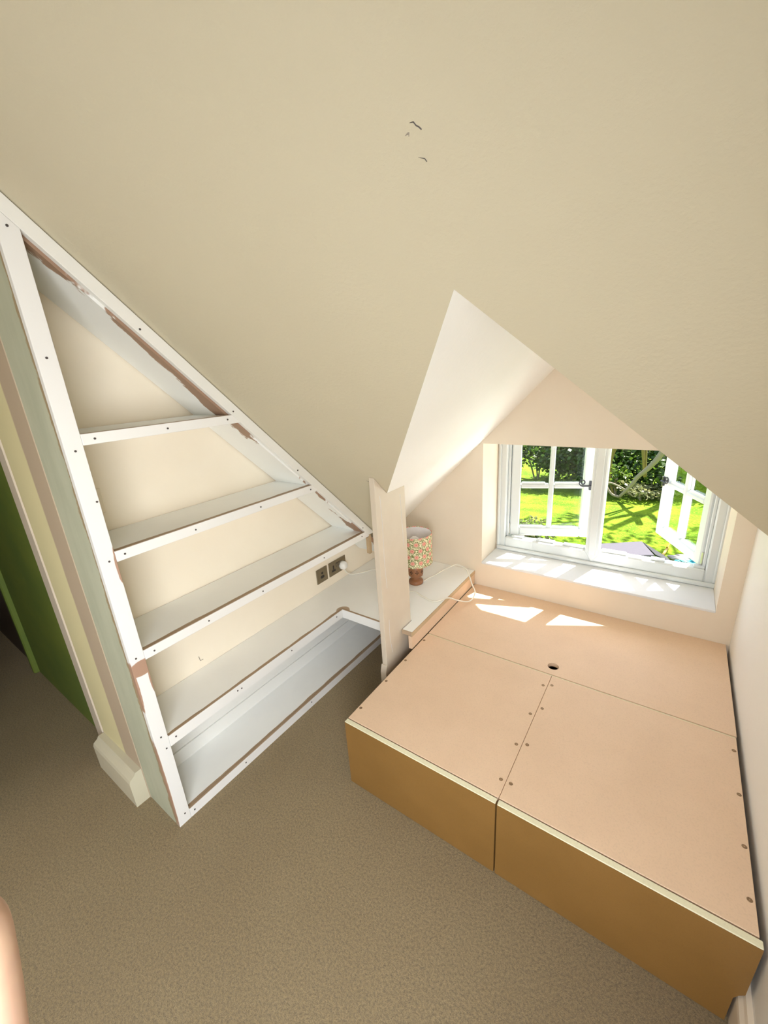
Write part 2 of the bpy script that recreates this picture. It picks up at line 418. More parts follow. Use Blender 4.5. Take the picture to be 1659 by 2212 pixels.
bm = bmesh.new()
addprism(bm, [(RIDX, KC - RIDZ, RIDZ), (RIDX, YF, RIDZ), (XL - 0.02, YF, XL - 0.02 + DL), (XL - 0.02, KC - (XL - 0.02 + DL), XL - 0.02 + DL)], (-0.05, 0, 0.05))
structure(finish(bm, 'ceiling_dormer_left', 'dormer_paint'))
bm = bmesh.new()
addprism(bm, [(RIDX, KC - RIDZ, RIDZ), (RIDX, YF, RIDZ), (XR, YF, DR - XR), (XR, KC - (DR - XR), DR - XR)], (0.05, 0, 0.05))
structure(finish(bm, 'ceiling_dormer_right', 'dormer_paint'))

# gable wall with the window opening
XA, XB, ZS, ZT = 0.040, 1.132, 0.462, 1.161
bm = bmesh.new(); V_ = (0, YF - YW, 0)
def wp(*q): return [(x, YW, z) for x, z in q]
addprism(bm, wp((XL, 0), (XA, 0), (XA, XA + DL), (XL, XL + DL)), V_)
addprism(bm, wp((XB, 0), (XR, 0), (XR, DR - XR), (XB, DR - XB)), V_)
addprism(bm, wp((XA, 0), (XB, 0), (XB, ZS - 0.012), (XA, ZS - 0.012)), V_)
addprism(bm, wp((XA, ZT), (DR - ZT, ZT), (RIDX, RIDZ), (XA, XA + DL)), V_)
wall_window = structure(finish(bm, 'wall_window', 'wall_paint'))
# outer leaf around the frame
bm = bmesh.new()
addbox(bm, -1.2, 0.046, YF, YF + 0.06, -2.5, 1.9); addbox(bm, 1.142, 2.3, YF, YF + 0.06, -2.5, 1.9)
addbox(bm, 0.046, 1.142, YF, YF + 0.06, -2.5, 0.452); addbox(bm, 0.046, 1.142, YF, YF + 0.06, 1.235, 1.9)
structure(finish(bm, 'wall_outside', 'outside_render'))
# unseen main roof below the dormer window, added to bounce sunlight inside
bm = bmesh.new()
addprism(bm, [(-3.0, 1.522, 0.42), (4.0, 1.522, 0.42), (4.0, 2.9, -0.958), (-3.0, 2.9, -0.958)], (0, -0.05, -0.05))
structure(finish(bm, 'roof_bounce_slope', 'roof_tile'))
# dormer verge outside
bm = bmesh.new()
addprism(bm, [(RIDX, YF, RIDZ + 0.02), (RIDX, 1.76, RIDZ + 0.02), (-0.35, 1.76, -0.35 + DL + 0.02), (-0.35, YF, -0.35 + DL + 0.02)], (-0.05, 0, 0.05))
addprism(bm, [(RIDX, YF, RIDZ + 0.02), (RIDX, 1.76, RIDZ + 0.02), (1.42, 1.76, DR - 1.42 + 0.02), (1.42, YF, DR - 1.42 + 0.02)], (0.05, 0, 0.05))
structure(finish(bm, 'roof_verge', 'roof_tile'))

# left wall behind the shelves, with a pencil mark
wall_left = structure(box('wall_left', 'shelf_wall_paint', XL - 0.1, XL, -0.478, YF, 0, 2.1))
bm = bmesh.new()
addtube(bm, [(XL + 0.0006, -0.176, 0.454), (XL + 0.0006, -0.173, 0.432), (XL + 0.0006, -0.160, 0.431)], 0.0016, 5)
finish(bm, 'pencil_mark', 'pencil', wall_left)
# wall stub beside the shelf end (origin at its right corner so that the brown band follows it)
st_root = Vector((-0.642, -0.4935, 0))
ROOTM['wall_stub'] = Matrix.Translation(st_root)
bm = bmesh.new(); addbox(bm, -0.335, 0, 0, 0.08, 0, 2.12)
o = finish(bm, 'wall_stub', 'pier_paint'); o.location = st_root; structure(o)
structure(box('wall_passage', 'passage_paint', -2.02, -0.977, -0.46, -0.40, 0, 2.2))
structure(box('trim_1', 'post_paint', -1.065, -0.977, -0.4975, -0.46, 0, 2.12, bevel=0.008))
structure(box('trim_2', 'passage_paint', -2.06, -2.02, -0.485, -0.40, 0, 2.2, bevel=0.006))
plain('dark_passage', (0.045, 0.026, 0.016), 0.5)
dark_sheet = structure(box('dark_sheet_1', 'dark_passage', -3.3, -2.06, -0.455, -0.415, 0, 2.2))  # dark sheet standing in for the unlit passage opening
box('dark_sheet_panel', 'dark_passage', -2.9, -2.2, -0.462, -0.4555, 0.25, 0.95, dark_sheet, bevel=0.002)
box('dark_sheet_panel', 'dark_passage', -2.9, -2.2, -0.462, -0.4555, 1.1, 1.9, dark_sheet, bevel=0.002)
structure(box('wall_far_left', 'post_paint', -3.4, -3.3, -3.5, 0.6, 0, 2.6))
structure(box('wall_light_block', 'wall_paint', -1.22, -1.12, -3.4, -0.97, 0, 2.45))  # unseen partition added to keep light off the left floor and passage
# right wall with an opening for the added side window behind the camera
def wall_with_hole(name, axis, a0, a1, h0, h1, z0, z1, ztop, p0, p1, mat='wall_paint'):
    bm = bmesh.new()
    def b_(u0, u1, w0, w1):
        if axis == 'x': addbox(bm, p0, p1, u0, u1, w0, w1)
        else: addbox(bm, u0, u1, p0, p1, w0, w1)
    b_(a0, h0, 0, ztop); b_(h1, a1, 0, ztop); b_(h0, h1, 0, z0); b_(h0, h1, z1, ztop)
    return structure(finish(bm, name, mat))
wall_with_hole('wall_right', 'x', -3.5, YF, -2.00, -1.00, 0.45, 1.65, 2.45, XR, XR + 0.14, 'right_wall_paint')
wall_with_hole('wall_rear', 'y', -3.3, XR, -0.55, 0.45, 0.85, 2.05, 2.45, -3.5, -3.36)
def fill_window(name, axis, h0, h1, z0, z1, p):  # made-up windows out of view, added to hold the fill lights
    r = bpy.data.objects.new(name, None); COL.objects.link(r); r['kind'] = 'structure'
    def bar(n, u0, u1, w0, w1, mat='upvc_white', d0=-0.025, d1=0.025):
        if axis == 'x': box(n, mat, p + d0, p + d1, u0, u1, w0, w1, r)
        else: box(n, mat, u0, u1, p + d0, p + d1, w0, w1, r)
    bar('frame_bar', h0, h0 + 0.05, z0, z1); bar('frame_bar', h1 - 0.05, h1, z0, z1)
    bar('frame_bar', h0 + 0.05, h1 - 0.05, z0, z0 + 0.05); bar('frame_bar', h0 + 0.05, h1 - 0.05, z1 - 0.05, z1)
    c = (h0 + h1) / 2
    bar('mullion', c - 0.02, c + 0.02, z0 + 0.05, z1 - 0.05)
    bar('pane', h0 + 0.05, c - 0.02, z0 + 0.05, z1 - 0.05, 'pane_glass', -0.004, 0.004)
    bar('pane', c + 0.02, h1 - 0.05, z0 + 0.05, z1 - 0.05, 'pane_glass', -0.004, 0.004)
fill_window('fill_window_side', 'x', -2.00, -1.00, 0.45, 1.65, XR + 0.09)
fill_window('fill_window_rear', 'y', -0.55, 0.45, 0.85, 2.05, -3.44)

# baseboards
def skirting(name, pts_path, nrm, h, t, mat, parent=None):
    """straight skirting with a rounded top from a to b, nrm points into the room"""
    a, b_ = Vector(pts_path[0]), Vector(pts_path[1]); n = Vector(nrm)
    prof = [(0, 0), (t, 0), (t, h * 0.78), (t * 0.92, h * 0.86), (t * 0.6, h * 0.93), (t * 0.45, h), (0, h)]
    bm = bmesh.new(); addprism(bm, [a + n * d + Vector((0, 0, z)) for d, z in prof], b_ - a)
    return structure(finish(bm, name, mat))
skirting('baseboard_left', [(-0.975, -0.4935, 0), (-0.646, -0.4935, 0)], (0, -1, 0), 0.15, 0.050, 'skirting_cream')
skirting('baseboard_right', [(XR, -3.3, 0), (XR, YW, 0)], (-1, 0, 0), 0.125, 0.024, 'wall_paint')

# cracks and lifted flakes in the ceiling plaster
CN = Vector((0, -1, -1)).normalized()
def crack(pts, wds):
    bm = bmesh.new(); pts = [Vector(p) + CN * 0.0004 for p in pts]
    addtube(bm, pts, wds, 5)
    return finish(bm, 'paint_crack', 'pencil', ceiling)
def dark_crack(pts, wds):
    o = crack(pts, wds); o.data.materials[0] = MATS['nail']; return o
dark_crack([(0.5569, -0.3205, 1.8455), (0.5624, -0.32, 1.845), (0.5645, -0.3168, 1.8418), (0.5675, -0.315, 1.84), (0.57, -0.3123, 1.8373)], [0.0002, 0.0008, 0.0008, 0.0008, 0.0008])
dark_crack([(0.5531, -0.2935, 1.8185), (0.5614, -0.2906, 1.8156), (0.5631, -0.2876, 1.8126)], [0.0001, 0.0006, 0.0006])
crack([(0.5455, -0.3131, 1.8381), (0.5500, -0.3138, 1.8388), (0.5518, -0.3141, 1.8391)], [0.0002, 0.0012, 0.0006])
crack([(0.5518, -0.3141, 1.8391), (0.5500, -0.3114, 1.8364)], [0.0008, 0.0004])
crack([(-0.1159, 0.3831, 1.1419), (-0.107, 0.3855, 1.1395), (-0.0991, 0.3902, 1.1348)], [0.0006, 0.0012, 0.0008])

# ------------------------------------------------------------------ the dormer window
win = bpy.data.objects.new('window_1', None); COL.objects.link(win); win['kind'] = 'structure'
win.location = (0.59, YF, ZS); ROOTM['window_1'] = Matrix.Translation(win.location)
FB = 0.545     # top of bottom frame rail
box('sill', 'sill_paint', XA, XB, YW - 0.004, YF, ZS - 0.012, ZS, win, True, bevel=0.002)
def wbox(n, x0, x1, y0, y1, z0, z1, mat='upvc_white', parent=None, bevel=0.006): return box(n, mat, x0, x1, y0, y1, z0, z1, parent or win, True, bevel)
wbox('frame_jamb', 0.046, 0.094, YF, YF + 0.062, ZS, 1.235)
wbox('frame_jamb', 1.088, 1.142, YF, YF + 0.062, ZS, 1.235)
wbox('frame_rail', 0.094, 1.088, YF, YF + 0.062, ZS, FB)
wbox('frame_rail', 0.094, 1.088, YF, YF + 0.062, 1.172, 1.235)
wbox('frame_bead', 0.046, 1.142, YF - 0.016, YF, ZS, ZS + 0.024)
wbox('frame_moulding', 0.094, 0.108, YF + 0.022, YF + 0.062, FB, 1.172, bevel=0.003)
wbox('frame_moulding', 1.074, 1.088, YF + 0.022, YF + 0.062, FB, 1.172, bevel=0.003)
wbox('frame_moulding', 0.046, 0.062, YF - 0.010, YF, ZS + 0.024, 1.16, bevel=0.004)
wbox('frame_moulding', 1.122, 1.138, YF - 0.010, YF, ZS + 0.024, 1.16, bevel=0.004)
wbox('frame_moulding', 0.568, 0.604, YF - 0.013, YF - 0.0055, FB - 0.02, 1.16, bevel=0.003)
# mullion with the pointed foot
bm = bmesh.new()
addprism(bm, [(0.551, YF - 0.006, 1.172), (0.551, YF - 0.006, FB - 0.008), (0.585, YF - 0.006, ZS + 0.012), (0.622, YF - 0.006, FB - 0.016), (0.622, YF - 0.006, 1.172)], (0, 0.066, 0))
finish(bm, 'mullion', 'upvc_white', win, True, bevel=0.007)
# steps of the inner rail (weather seal clips)
for (x0, x1) in ((0.13, 0.20), (0.28, 0.38), (0.43, 0.545), (0.63, 0.75), (0.86, 0.92), (1.04, 1.085)):
    wbox('seal_clip', x0, x1, YF + 0.012, YF + 0.05, FB, FB + 0.010, bevel=0.002)

def spiral(bm, M, r=0.0035):
    pts = []
    for k in range(0, 34):
        a = k / 33 * 2.6 * math.pi; rr = 0.020 * (1 - 0.72 * k / 33)
        pts.append(M @ Vector((-0.045 - rr * math.sin(a), 0, 0.02 - rr * math.cos(a))))
    pts = [M @ Vector((0.012, 0, 0.001)), M @ Vector((-0.015, 0, 0.0))] + pts
    addtube(bm, pts, [r * (1.4 if i < 3 else 1.0) for i in range(len(pts))], 7)
def casement(hx, hy, ang, side, W=0.452, z0=0.549, z1=1.166):
    """hinge edge at (hx,hy); side=+1 leaf runs to +x when shut, -1 to -x; ang = opening outward"""
    c = bpy.data.objects.new('casement', None); COL.objects.link(c); c.parent = win
    loc = Vector((hx, hy, z0)) - Vector(win.location); rz = ang if side > 0 else math.pi - ang
    c.location = loc; c.rotation_euler = (0, 0, rz)
    # local frame: +X along the leaf away from the hinge; inner face is local -Y for side +1 and +Y for side -1
    H = z1 - z0; S = 0.054; T = 0.044; s = 1 if side > 0 else -1
    def b_(n, x0, x1, y0, y1, za, zb, mat='upvc_white', bev=0.006): return box(n, mat, x0, x1, min(y0 * s, y1 * s), max(y0 * s, y1 * s), za, zb, c, False, bev)
    b_('stile', 0, S, 0, T, 0, H); b_('stile', W - S, W, 0, T, 0, H)
    b_('rail', S, W - S, 0, T, 0, S); b_('rail', S, W - S, 0, T, H - S, H)
    xm, zm = W / 2, H / 2 + 0.005; g = 0.013
    b_('glazing_bar', xm - g, xm + g, 0.002, T - 0.004, S, H - S); b_('glazing_bar', S, xm - g, 0.002, T - 0.004, zm - g, zm + g); b_('glazing_bar', xm + g, W - S, 0.002, T - 0.004, zm - g, zm + g)
    for (xa, xb) in ((S, xm - g), (xm + g, W - S)):
        for (za, zb) in ((S, zm - g), (zm + g, H - S)):
            b_('pane', xa, xb, 0.020, 0.024, za, zb, 'pane_glass', 0)
            b_('glazing_bead', xa + 0.004, xb - 0.022, 0.004, 0.019, za, za + 0.011, 'upvc_white', 0.002)
    bm = bmesh.new()   # monkey-tail handle on the inner face of the free stile
    Mh = Matrix.Translation((W - 0.018, -0.012 * s, H * 0.5 + 0.012))
    spiral(bm, Mh); addbox(bm, W - 0.026, W - 0.008, min(-0.011 * s, 0), max(-0.011 * s, 0), H * 0.5 - 0.012, H * 0.5 + 0.04)
    finish(bm, 'handle', 'iron', c, smooth=False)
    bm = bmesh.new()   # friction stay / hinge arm at the foot
    addbox(bm, -0.012, 0.001, min(0.004 * s, 0.016 * s), max(0.004 * s, 0.016 * s), 0.01, 0.075); addbox(bm, -0.009, -0.003, min(0.004 * s, 0.02 * s), max(0.004 * s, 0.02 * s), 0.03, 0.055)
    finish(bm, 'hinge', 'hinge_metal', c, bevel=0.0015)
    return c
casement(0.114, YF + 0.030, math.radians(21), 1)
casement(1.060, YF + 0.035, math.radians(63), -1)

# ------------------------------------------------------------------ shelf unit
SU = thing('built_in_shelf_unit', 'white painted built-in shelves with raking top under the sloping ceiling', 'shelf unit', (-0.4249, -0.4923, 0), -0.0056)
D = 0.229
def L2(y): return y + 0.4923          # world y -> local y (the 0.3 degree yaw is negligible here)
KL = KC + 0.4923 - 0.004
nail_me = None
def nails(parent, pts, face=(0.0008, 0, 0), n=(1, 0, 0)):
    global nail_me
    if nail_me is None:
        bm = bmesh.new(); adddisc(bm, (-0.0006, 0, 0), (1, 0, 0), 0.0031, 0.0014, 8)
        nail_me = bpy.data.meshes.new('nail_head'); bm.to_mesh(nail_me); bm.free(); nail_me.materials.append(MATS['nail'])
    for (y, z) in pts:
        link('nail_head', nail_me, parent, (face[0], L2(y), z))
# side panel with its back scribed to the wall, raking top
def rake(y): return KL - y
prism('side_panel', 'side_panel_paint', [(-D + 0.01, 0.0, 0), (-0.020, 0.0, 0), (-0.020, 0.0, rake(0.0) - 0.035), (-D + 0.01, 0.0, rake(0.0) - 0.035)], (0, 0.018, 0), SU)
stile = prism('stile', 'stile_sanded', [(-0.020, 0, 0), (-0.020, 0.0448, 0), (-0.020, 0.0448, rake(0.0448) - 0.052), (-0.020, 0, rake(0) - 0.052)], (0.020, 0, 0), SU, bevel=0.001)
nails(stile, [(-0.471, 1.918), (-0.471, 1.634), (-0.469, 1.399), (-0.454, 1.253), (-0.467, 1.073), (-0.473, 0.736), (-0.469, 0.41), (-0.462, 0.354), (-0.465, 0.042)])
y_end = L2(0.80)
rail = prism('top_rail', 'white_wood', [(-0.020, -0.004, rake(-0.004)), (-0.020, -0.004, rake(-0.004) - 0.051), (-0.020, y_end - 0.052, rake(y_end) - 0.0), (-0.020, y_end, rake(y_end))], (0.020, 0, 0), SU, bevel=0.001)
nails(rail, [(-0.226, 1.711), (0.036, 1.452), (0.302, 1.179), (0.704, 0.778)])
# raking lining board under the slope, front to back
KS = KL - 0.062
prism('soffit_board', 'soffit_scraped', [(-0.0205, 0.019, KS - 0.019), (-0.0205, 1.42, KS - 1.42), (-0.0205, 1.42, KS - 1.42 + 0.03), (-0.0205, 0.019, KS - 0.019 + 0.03)], (-D + 0.0215, 0, 0), SU)
def shelf(z, y0, lip, nail_pts, name='shelf', yend=None):
    ye = (KS - z) if yend is None else yend
    ye2 = (KL - 0.051 - z) if yend is None else yend
    s = prism(name, 'shelf_board_paint', [(-D + 0.001, y0, z), (-0.0125, y0, z), (-0.0125, ye, z), (-D + 0.001, ye, z)], (0, 0, -0.018), SU)
    pts = [(-0.012, y0, z), (-0.012, y0, z - lip), (-0.012, (ye2 + lip) if yend is None else ye2, z - lip), (-0.012, ye2, z)]
    if y0 < 0.03: pass
    bm = bmesh.new(); addprism(bm, pts, (0.0125, 0, 0))
    l_ = finish(bm, 'lipping', 'lip_paint', s, bevel=0.0012)
    nails(l_, nail_pts, face=(0.0013, 0, 0))
    return s
# lipping: white with bare top arris
m, nt, b = newmat('lip_paint'); co = objco(nt)
sp = N(nt, 'ShaderNodeSeparateXYZ'); L(nt, co, sp.inputs[0])
g_ = N(nt, 'ShaderNodeNewGeometry'); sn = N(nt, 'ShaderNodeSeparateXYZ'); L(nt, g_.outputs['True Normal'], sn.inputs[0])
topm = sstep(nt, sn.outputs['Z'], 0.6, 0.8)
L(nt, mixc(nt, topm, (0.81, 0.81, 0.80), BARE), b.inputs['Base Color']); b.inputs['Roughness'].default_value = 0.5
Y0 = 0.0452
shelf(1.4413, Y0, 0.031, [(-0.416, 1.425), (-0.21, 1.425), (0.007, 1.427)])
shelf(1.0969, Y0, 0.034, [(-0.422, 1.08), (-0.192, 1.078), (0.086, 1.078), (0.363, 1.078)])
shelf(0.7500, Y0, 0.036, [(-0.416, 0.73), (-0.217, 0.73), (0.03, 0.73), (0.396, 0.73), (0.69, 0.734)])
s5 = shelf(0.0428, Y0, 0.0428, [(-0.43, 0.022), (-0.196, 0.023), (0.196, 0.028)], yend=L2(1.0))
# white boards against the wall under the desk
box('back_board', 'white_wood', -D + 0.0005, -D + 0.010, 0.02, L2(1.2), 0.110, 0.375, SU)
box('back_board', 'white_wood', -D + 0.0005, -D + 0.016, 0.02, L2(1.2), 0.0432, 0.109, SU)
# short support block under the lowest shelf, at the raking end
box('support_block', 'mdf_raw', -0.034, -0.012, L2(0.765), L2(0.783), 0.60, 0.7135, SU)

# ------------------------------------------------------------------ desk top (L-shaped)
ZD = 0.395
DK = thing('desk_top', 'white painted L-shaped desk top below the shelves and behind the post', 'desk', (0, 0, 0))
bm = bmesh.new()
for (x0, x1, y0, y1) in ((XL + 0.002, -0.4375, -0.447, YW - 0.002), (-0.4375, -0.089, 0.5005, YW - 0.002), (-0.089, -0.056, 0.582, YW - 0.002), (-0.056, -0.004, 0.489, YW - 0.002)):
    addbox(bm, x0, x1, y0, y1, ZD - 0.018, ZD)
bmesh.ops.remove_doubles(bm, verts=bm.verts[:], dist=1e-5)
dtop = finish(bm, 'board', 'desk_paint', DK)
l1 = box('lipping', 'lip_paint', -0.4375, -0.4235, -0.447, 0.4885, ZD - 0.046, ZD, DK, bevel=0.001)
l2 = box('lipping', 'lip_paint', -0.4370, -0.0895, 0.4885, 0.5005, ZD - 0.050, ZD, DK, bevel=0.001)
box('edge_strip', 'mdf_raw', -0.004, 0.0, 0.489, YW - 0.002, ZD - 0.020, ZD, DK)
box('side_board', 'mdf_face', -0.020, -0.003, 0.489, YW - 0.002, 0.3075, ZD - 0.020, DK)
def dnails(parent, pts, x):
    for (y, z) in pts: link('nail_head', nail_me, parent, (x, y, z))
dnails(l1, [(-0.424, 0.374), (-0.165, 0.374), (-0.146, 0.372), (0.128, 0.375), (0.44, 0.377)], -0.4228)

# ------------------------------------------------------------------ post
PO = thing('boxed_post', 'cream painted boxed-in post rising from the floor beside the bench to the dormer corner', 'post', (-0.072, 0.47, 0))
bm = bmesh.new()
PX = -0.060
# profile of the wide face, cut to the slope and to the dormer
pv = KC - (PX + DL)
pts = [(PX, 0.361, 0), (PX, 0.579, 0), (PX, 0.579, PX + DL - 0.001), (PX, pv, PX + DL - 0.001), (PX, 0.361, KC - 0.361 - 0.001)]
addprism(bm, pts, (-0.026, 0, 0))
finish(bm, 'casing', 'post_paint', PO, True, bevel=0.0015)
bm = bmesh.new()
prof = [(0, 0), (0.014, 0), (0.014, 0.245), (0.010, 0.262), (0.004, 0.280), (0, 0.280)]
addprism(bm, [(-0.088, 0.3605 - d, z) for d, z in prof], (0.030, 0, 0))
finish(bm, 'plinth_block', 'post_paint', PO, True)
for pth in ([(PX + 0.0004, 0.392, 1.08), (PX + 0.0004, 0.397, 0.93), (PX + 0.0004, 0.394, 0.80), (PX + 0.0004, 0.400, 0.66)], [(PX + 0.0004, 0.40, 0.50), (PX + 0.0004, 0.397, 0.42), (PX + 0.0004, 0.404, 0.36), (PX + 0.0004, 0.412, 0.32)],
            [(PX + 0.0004, 0.540, 1.05), (PX + 0.0004, 0.545, 0.9), (PX + 0.0004, 0.551, 0.80)]):
    bm = bmesh.new(); addtube(bm, smooth_path(pth, 5), 0.0007, 5); finish(bm, 'paint_seam', 'sill_paint', PO, True)

# ------------------------------------------------------------------ storage bench
ZB = 0.306; XBR = 1.192; W1 = 0.5925; YS = 0.634; BT = 0.018
BE = thing('storage_bench', 'low boxed bench of bare brown fibreboard under the dormer window', 'bench', (0.6, 0.6, 0))
def tb(n, x0, x1, y0, y1, mat='mdf_face', z=ZB, bev=0.0012): return box(n, mat, x0, x1, y0, y1, z - BT, z, BE, True, bev)
b1 = tb('top_board', 0.0, W1 - 0.0007, 0.0135, YS)
b2 = tb('top_board', W1 + 0.0007, XBR - 0.004, 0.0135, YS)
# back lid with the round finger hole
bm = bmesh.new()
hx, hy, hr = 0.583, 0.697, 0.0225
x0, x1, y0, y1 = 0.001, XBR - 0.002, YS + 0.0085, YW - 0.001
n = 32; ring = [(hx + hr * math.cos(2 * math.pi * k / n), hy + hr * math.sin(2 * math.pi * k / n)) for k in range(n)]
sq = []
for k in range(n):      # a square frame round the hole, ray-matched to the ring
    a = 2 * math.pi * k / n; c_, s_ = math.cos(a), math.sin(a); t = 0.04 / max(abs(c_), abs(s_)); sq.append((hx + c_ * t, hy + s_ * t))
def lay(z): return [bm.verts.new((x, y, z)) for x, y in ring], [bm.verts.new((x, y, z)) for x, y in sq]
rt, st = lay(ZB); rb, sb = lay(ZB - BT)
for k in range(n):
    j = (k + 1) % n
    bm.faces.new((rt[k], rt[j], st[j], st[k])); bm.faces.new((rb[j], rb[k], sb[k], sb[j])); bm.faces.new((rt[j], rt[k], rb[k], rb[j]))
q0, q1, q2, q3 = hx - 0.04, hx + 0.04, hy - 0.04, hy + 0.04
for (a0, a1, c0, c1) in ((x0, q0, y0, y1), (q1, x1, y0, y1), (q0, q1, y0, q2), (q0, q1, q3, y1)): addbox(bm, a0, a1, c0, c1, ZB - BT, ZB)
inner = [f for f in bm.faces if False]
finish(bm, 'back_lid', 'mdf_face', BE, True)
box('seam_strip', 'mdf_edge', 0.004, XBR - 0.006, YS + 0.0005, YS + 0.0060, ZB - BT, ZB - 0.0025, BE, True)
# front panels: MDF face with pale top edge; the right one is notched round the skirting
def front(x0, x1, notch):
    zt = ZB - 0.0035
    pts = [(x0, -0.009, 0.003), (x1, -0.009, 0.003), (x1, -0.009, zt), (x0, -0.009, zt)]
    if notch: pts = [(x0, -0.009, 0.003), (1.171, -0.009, 0.003), (1.173, -0.009, 0.10), (1.180, -0.009, 0.118), (x1 - 0.003, -0.009, 0.132), (x1, -0.009, zt), (x0, -0.009, zt)]
    p = prism('front_panel', 'mdf_shaded', pts, (0, 0.018, 0), BE, True)
    box('top_edge', 'mdf_edge', x0, x1, -0.009, 0.0095, zt, ZB + 0.0005, p, True, bevel=0.0016)
    return p
front(0.0, W1 - 0.0025, False); front(W1 + 0.0025, XBR + 0.001, True)
# carcass behind
bm = bmesh.new()
addbox(bm, 0.0, 0.018, 0.0105, YW - 0.003, 0.002, ZB - BT - 0.001)
finish(bm, 'side_panel', 'mdf_shaded', BE, True)
box('bearer', 'mdf_edge', 0.018, XBR - 0.03, YS - 0.03, YS + 0.04, ZB - BT - 0.045, ZB - BT - 0.0005, BE, True)
box('bearer', 'mdf_raw', W1 - 0.03, W1 + 0.03, 0.012, YS - 0.032, ZB - BT - 0.045, ZB - BT - 0.0005, BE, True)
box('bearer', 'mdf_raw', XBR - 0.04, XBR - 0.012, 0.012, YW - 0.003, ZB - BT - 0.045, ZB - BT - 0.0005, BE, True)
# countersunk screws
bm = bmesh.new()
rr = addlathe(bm, [(0.0062, 0.0002), (0.0048, 0.0012), (0.0042, 0.0005), (0.0014, 0.0005), (0.0010, -0.0005)], 12); bm.faces.new(rr[-1])
me_s = bpy.data.meshes.new('screw'); bmesh.ops.recalc_face_normals(bm, faces=bm.faces[:]); bm.to_mesh(me_s); bm.free(); me_s.materials.append(MATS['screw_metal'])
bo = Vector(BE.location)
for (x, y) in [(0.012, 0.578), (0.012, 0.407), (0.012, 0.252), (0.012, 0.076), (0.577, 0.56), (0.577, 0.386), (0.576, 0.228), (0.577, 0.075)]:
    link('screw', me_s, b1, Vector((x, y, ZB + 0.0001)) - bo)
for (x, y) in [(0.607, 0.577), (0.607, 0.434), (0.608, 0.245), (0.608, 0.077), (1.178, 0.571), (1.179, 0.396), (1.178, 0.228), (1.177, 0.089)]:
    link('screw', me_s, b2, Vector((x, y, ZB + 0.0001)) - bo)

# ------------------------------------------------------------------ table lamp with cord and plug
LX, LY = -0.236, 0.925
LA = thing('table_lamp', 'small table lamp with pink floral drum shade and turned wooden base on the desk', 'lamp', (LX, LY, ZD))
bm = bmesh.new()
rings = addlathe(bm, [(r_, z_ * 1.34) for r_, z_ in [(0.040, 0.0), (0.042, 0.004), (0.041, 0.012), (0.036, 0.017), (0.024, 0.021), (0.019, 0.025), (0.021, 0.029), (0.033, 0.033), (0.041, 0.038), (0.0435, 0.047), (0.0435, 0.072), (0.040, 0.082), (0.030, 0.090), (0.018, 0.095), (0.012, 0.100), (0.011, 0.130)]], 36)
bm.faces.new(rings[0][::-1]); bm.faces.new(rings[-1])
base = finish(bm, 'base', 'turned_wood', LA, smooth=True)
# pierced squares round the base
bm = bmesh.new()
addbox(bm, -0.0014, 0.0006, -0.0026, 0.0026, -0.0030, 0.0030)
me_h = bpy.data.meshes.new('pierced_hole'); bm.to_mesh(me_h); bm.free(); me_h.materials.append(MATS['dark_gap'])
for k in range(8):
    for i in range(3):
        for j in range(3):
            if (i, j) in ((0, 0), (2, 0), (0, 2), (2, 2)): continue
            a = k * math.pi / 4 + (i - 1) * 0.15 - 0.85
            h = link('pierced_hole', me_h, base, (0.0432 * math.cos(a), 0.0432 * math.sin(a), 0.080 + (j - 1) * 0.0085)); h.rotation_euler = (0, 0, a)
SZ0, SH, SR = 0.136, 0.172, 0.0985
bm = bmesh.new(); addlathe(bm, [(SR, SZ0), (SR, SZ0 + SH)], 64)
shade = finish(bm, 'shade', 'floral_fabric', LA, smooth=True)
bm = bmesh.new(); addlathe(bm, [(SR - 0.0015, SZ0 + 0.001), (SR - 0.0015, SZ0 + SH - 0.001)], 64)
finish(bm, 'shade_lining', 'lining_white', shade, smooth=True)
for zz in (SZ0, SZ0 + SH):
    bm = bmesh.new(); pts = [((SR - 0.0007) * math.cos(2 * math.pi * k / 64), (SR - 0.0007) * math.sin(2 * math.pi * k / 64), zz) for k in range(65)]
    addtube(bm, pts, 0.0022, 6); finish(bm, 'shade_rim', 'floral_fabric', shade, smooth=True)
bm = bmesh.new()
for k in range(3):
    a = k * 2.1 + 0.4; addtube(bm, [(0.012 * math.cos(a), 0.012 * math.sin(a), SZ0 + 0.028), (SR * math.cos(a), SR * math.sin(a), SZ0 + 0.002)], 0.0014, 5)
finish(bm, 'shade_spider', 'hinge_metal', shade)
bm = bmesh.new()
rr = addlathe(bm, [(r_, z_ + 0.036) for r_, z_ in [(0.013, 0.135), (0.016, 0.140), (0.016, 0.165), (0.012, 0.172), (0.013, 0.180), (0.026, 0.200), (0.030, 0.218), (0.026, 0.236), (0.014, 0.247), (0.002, 0.250)]], 20)
bm.faces.new(rr[0][::-1]); bm.faces.new(rr[-1]); finish(bm, 'bulb', 'lining_white', LA, smooth=True)
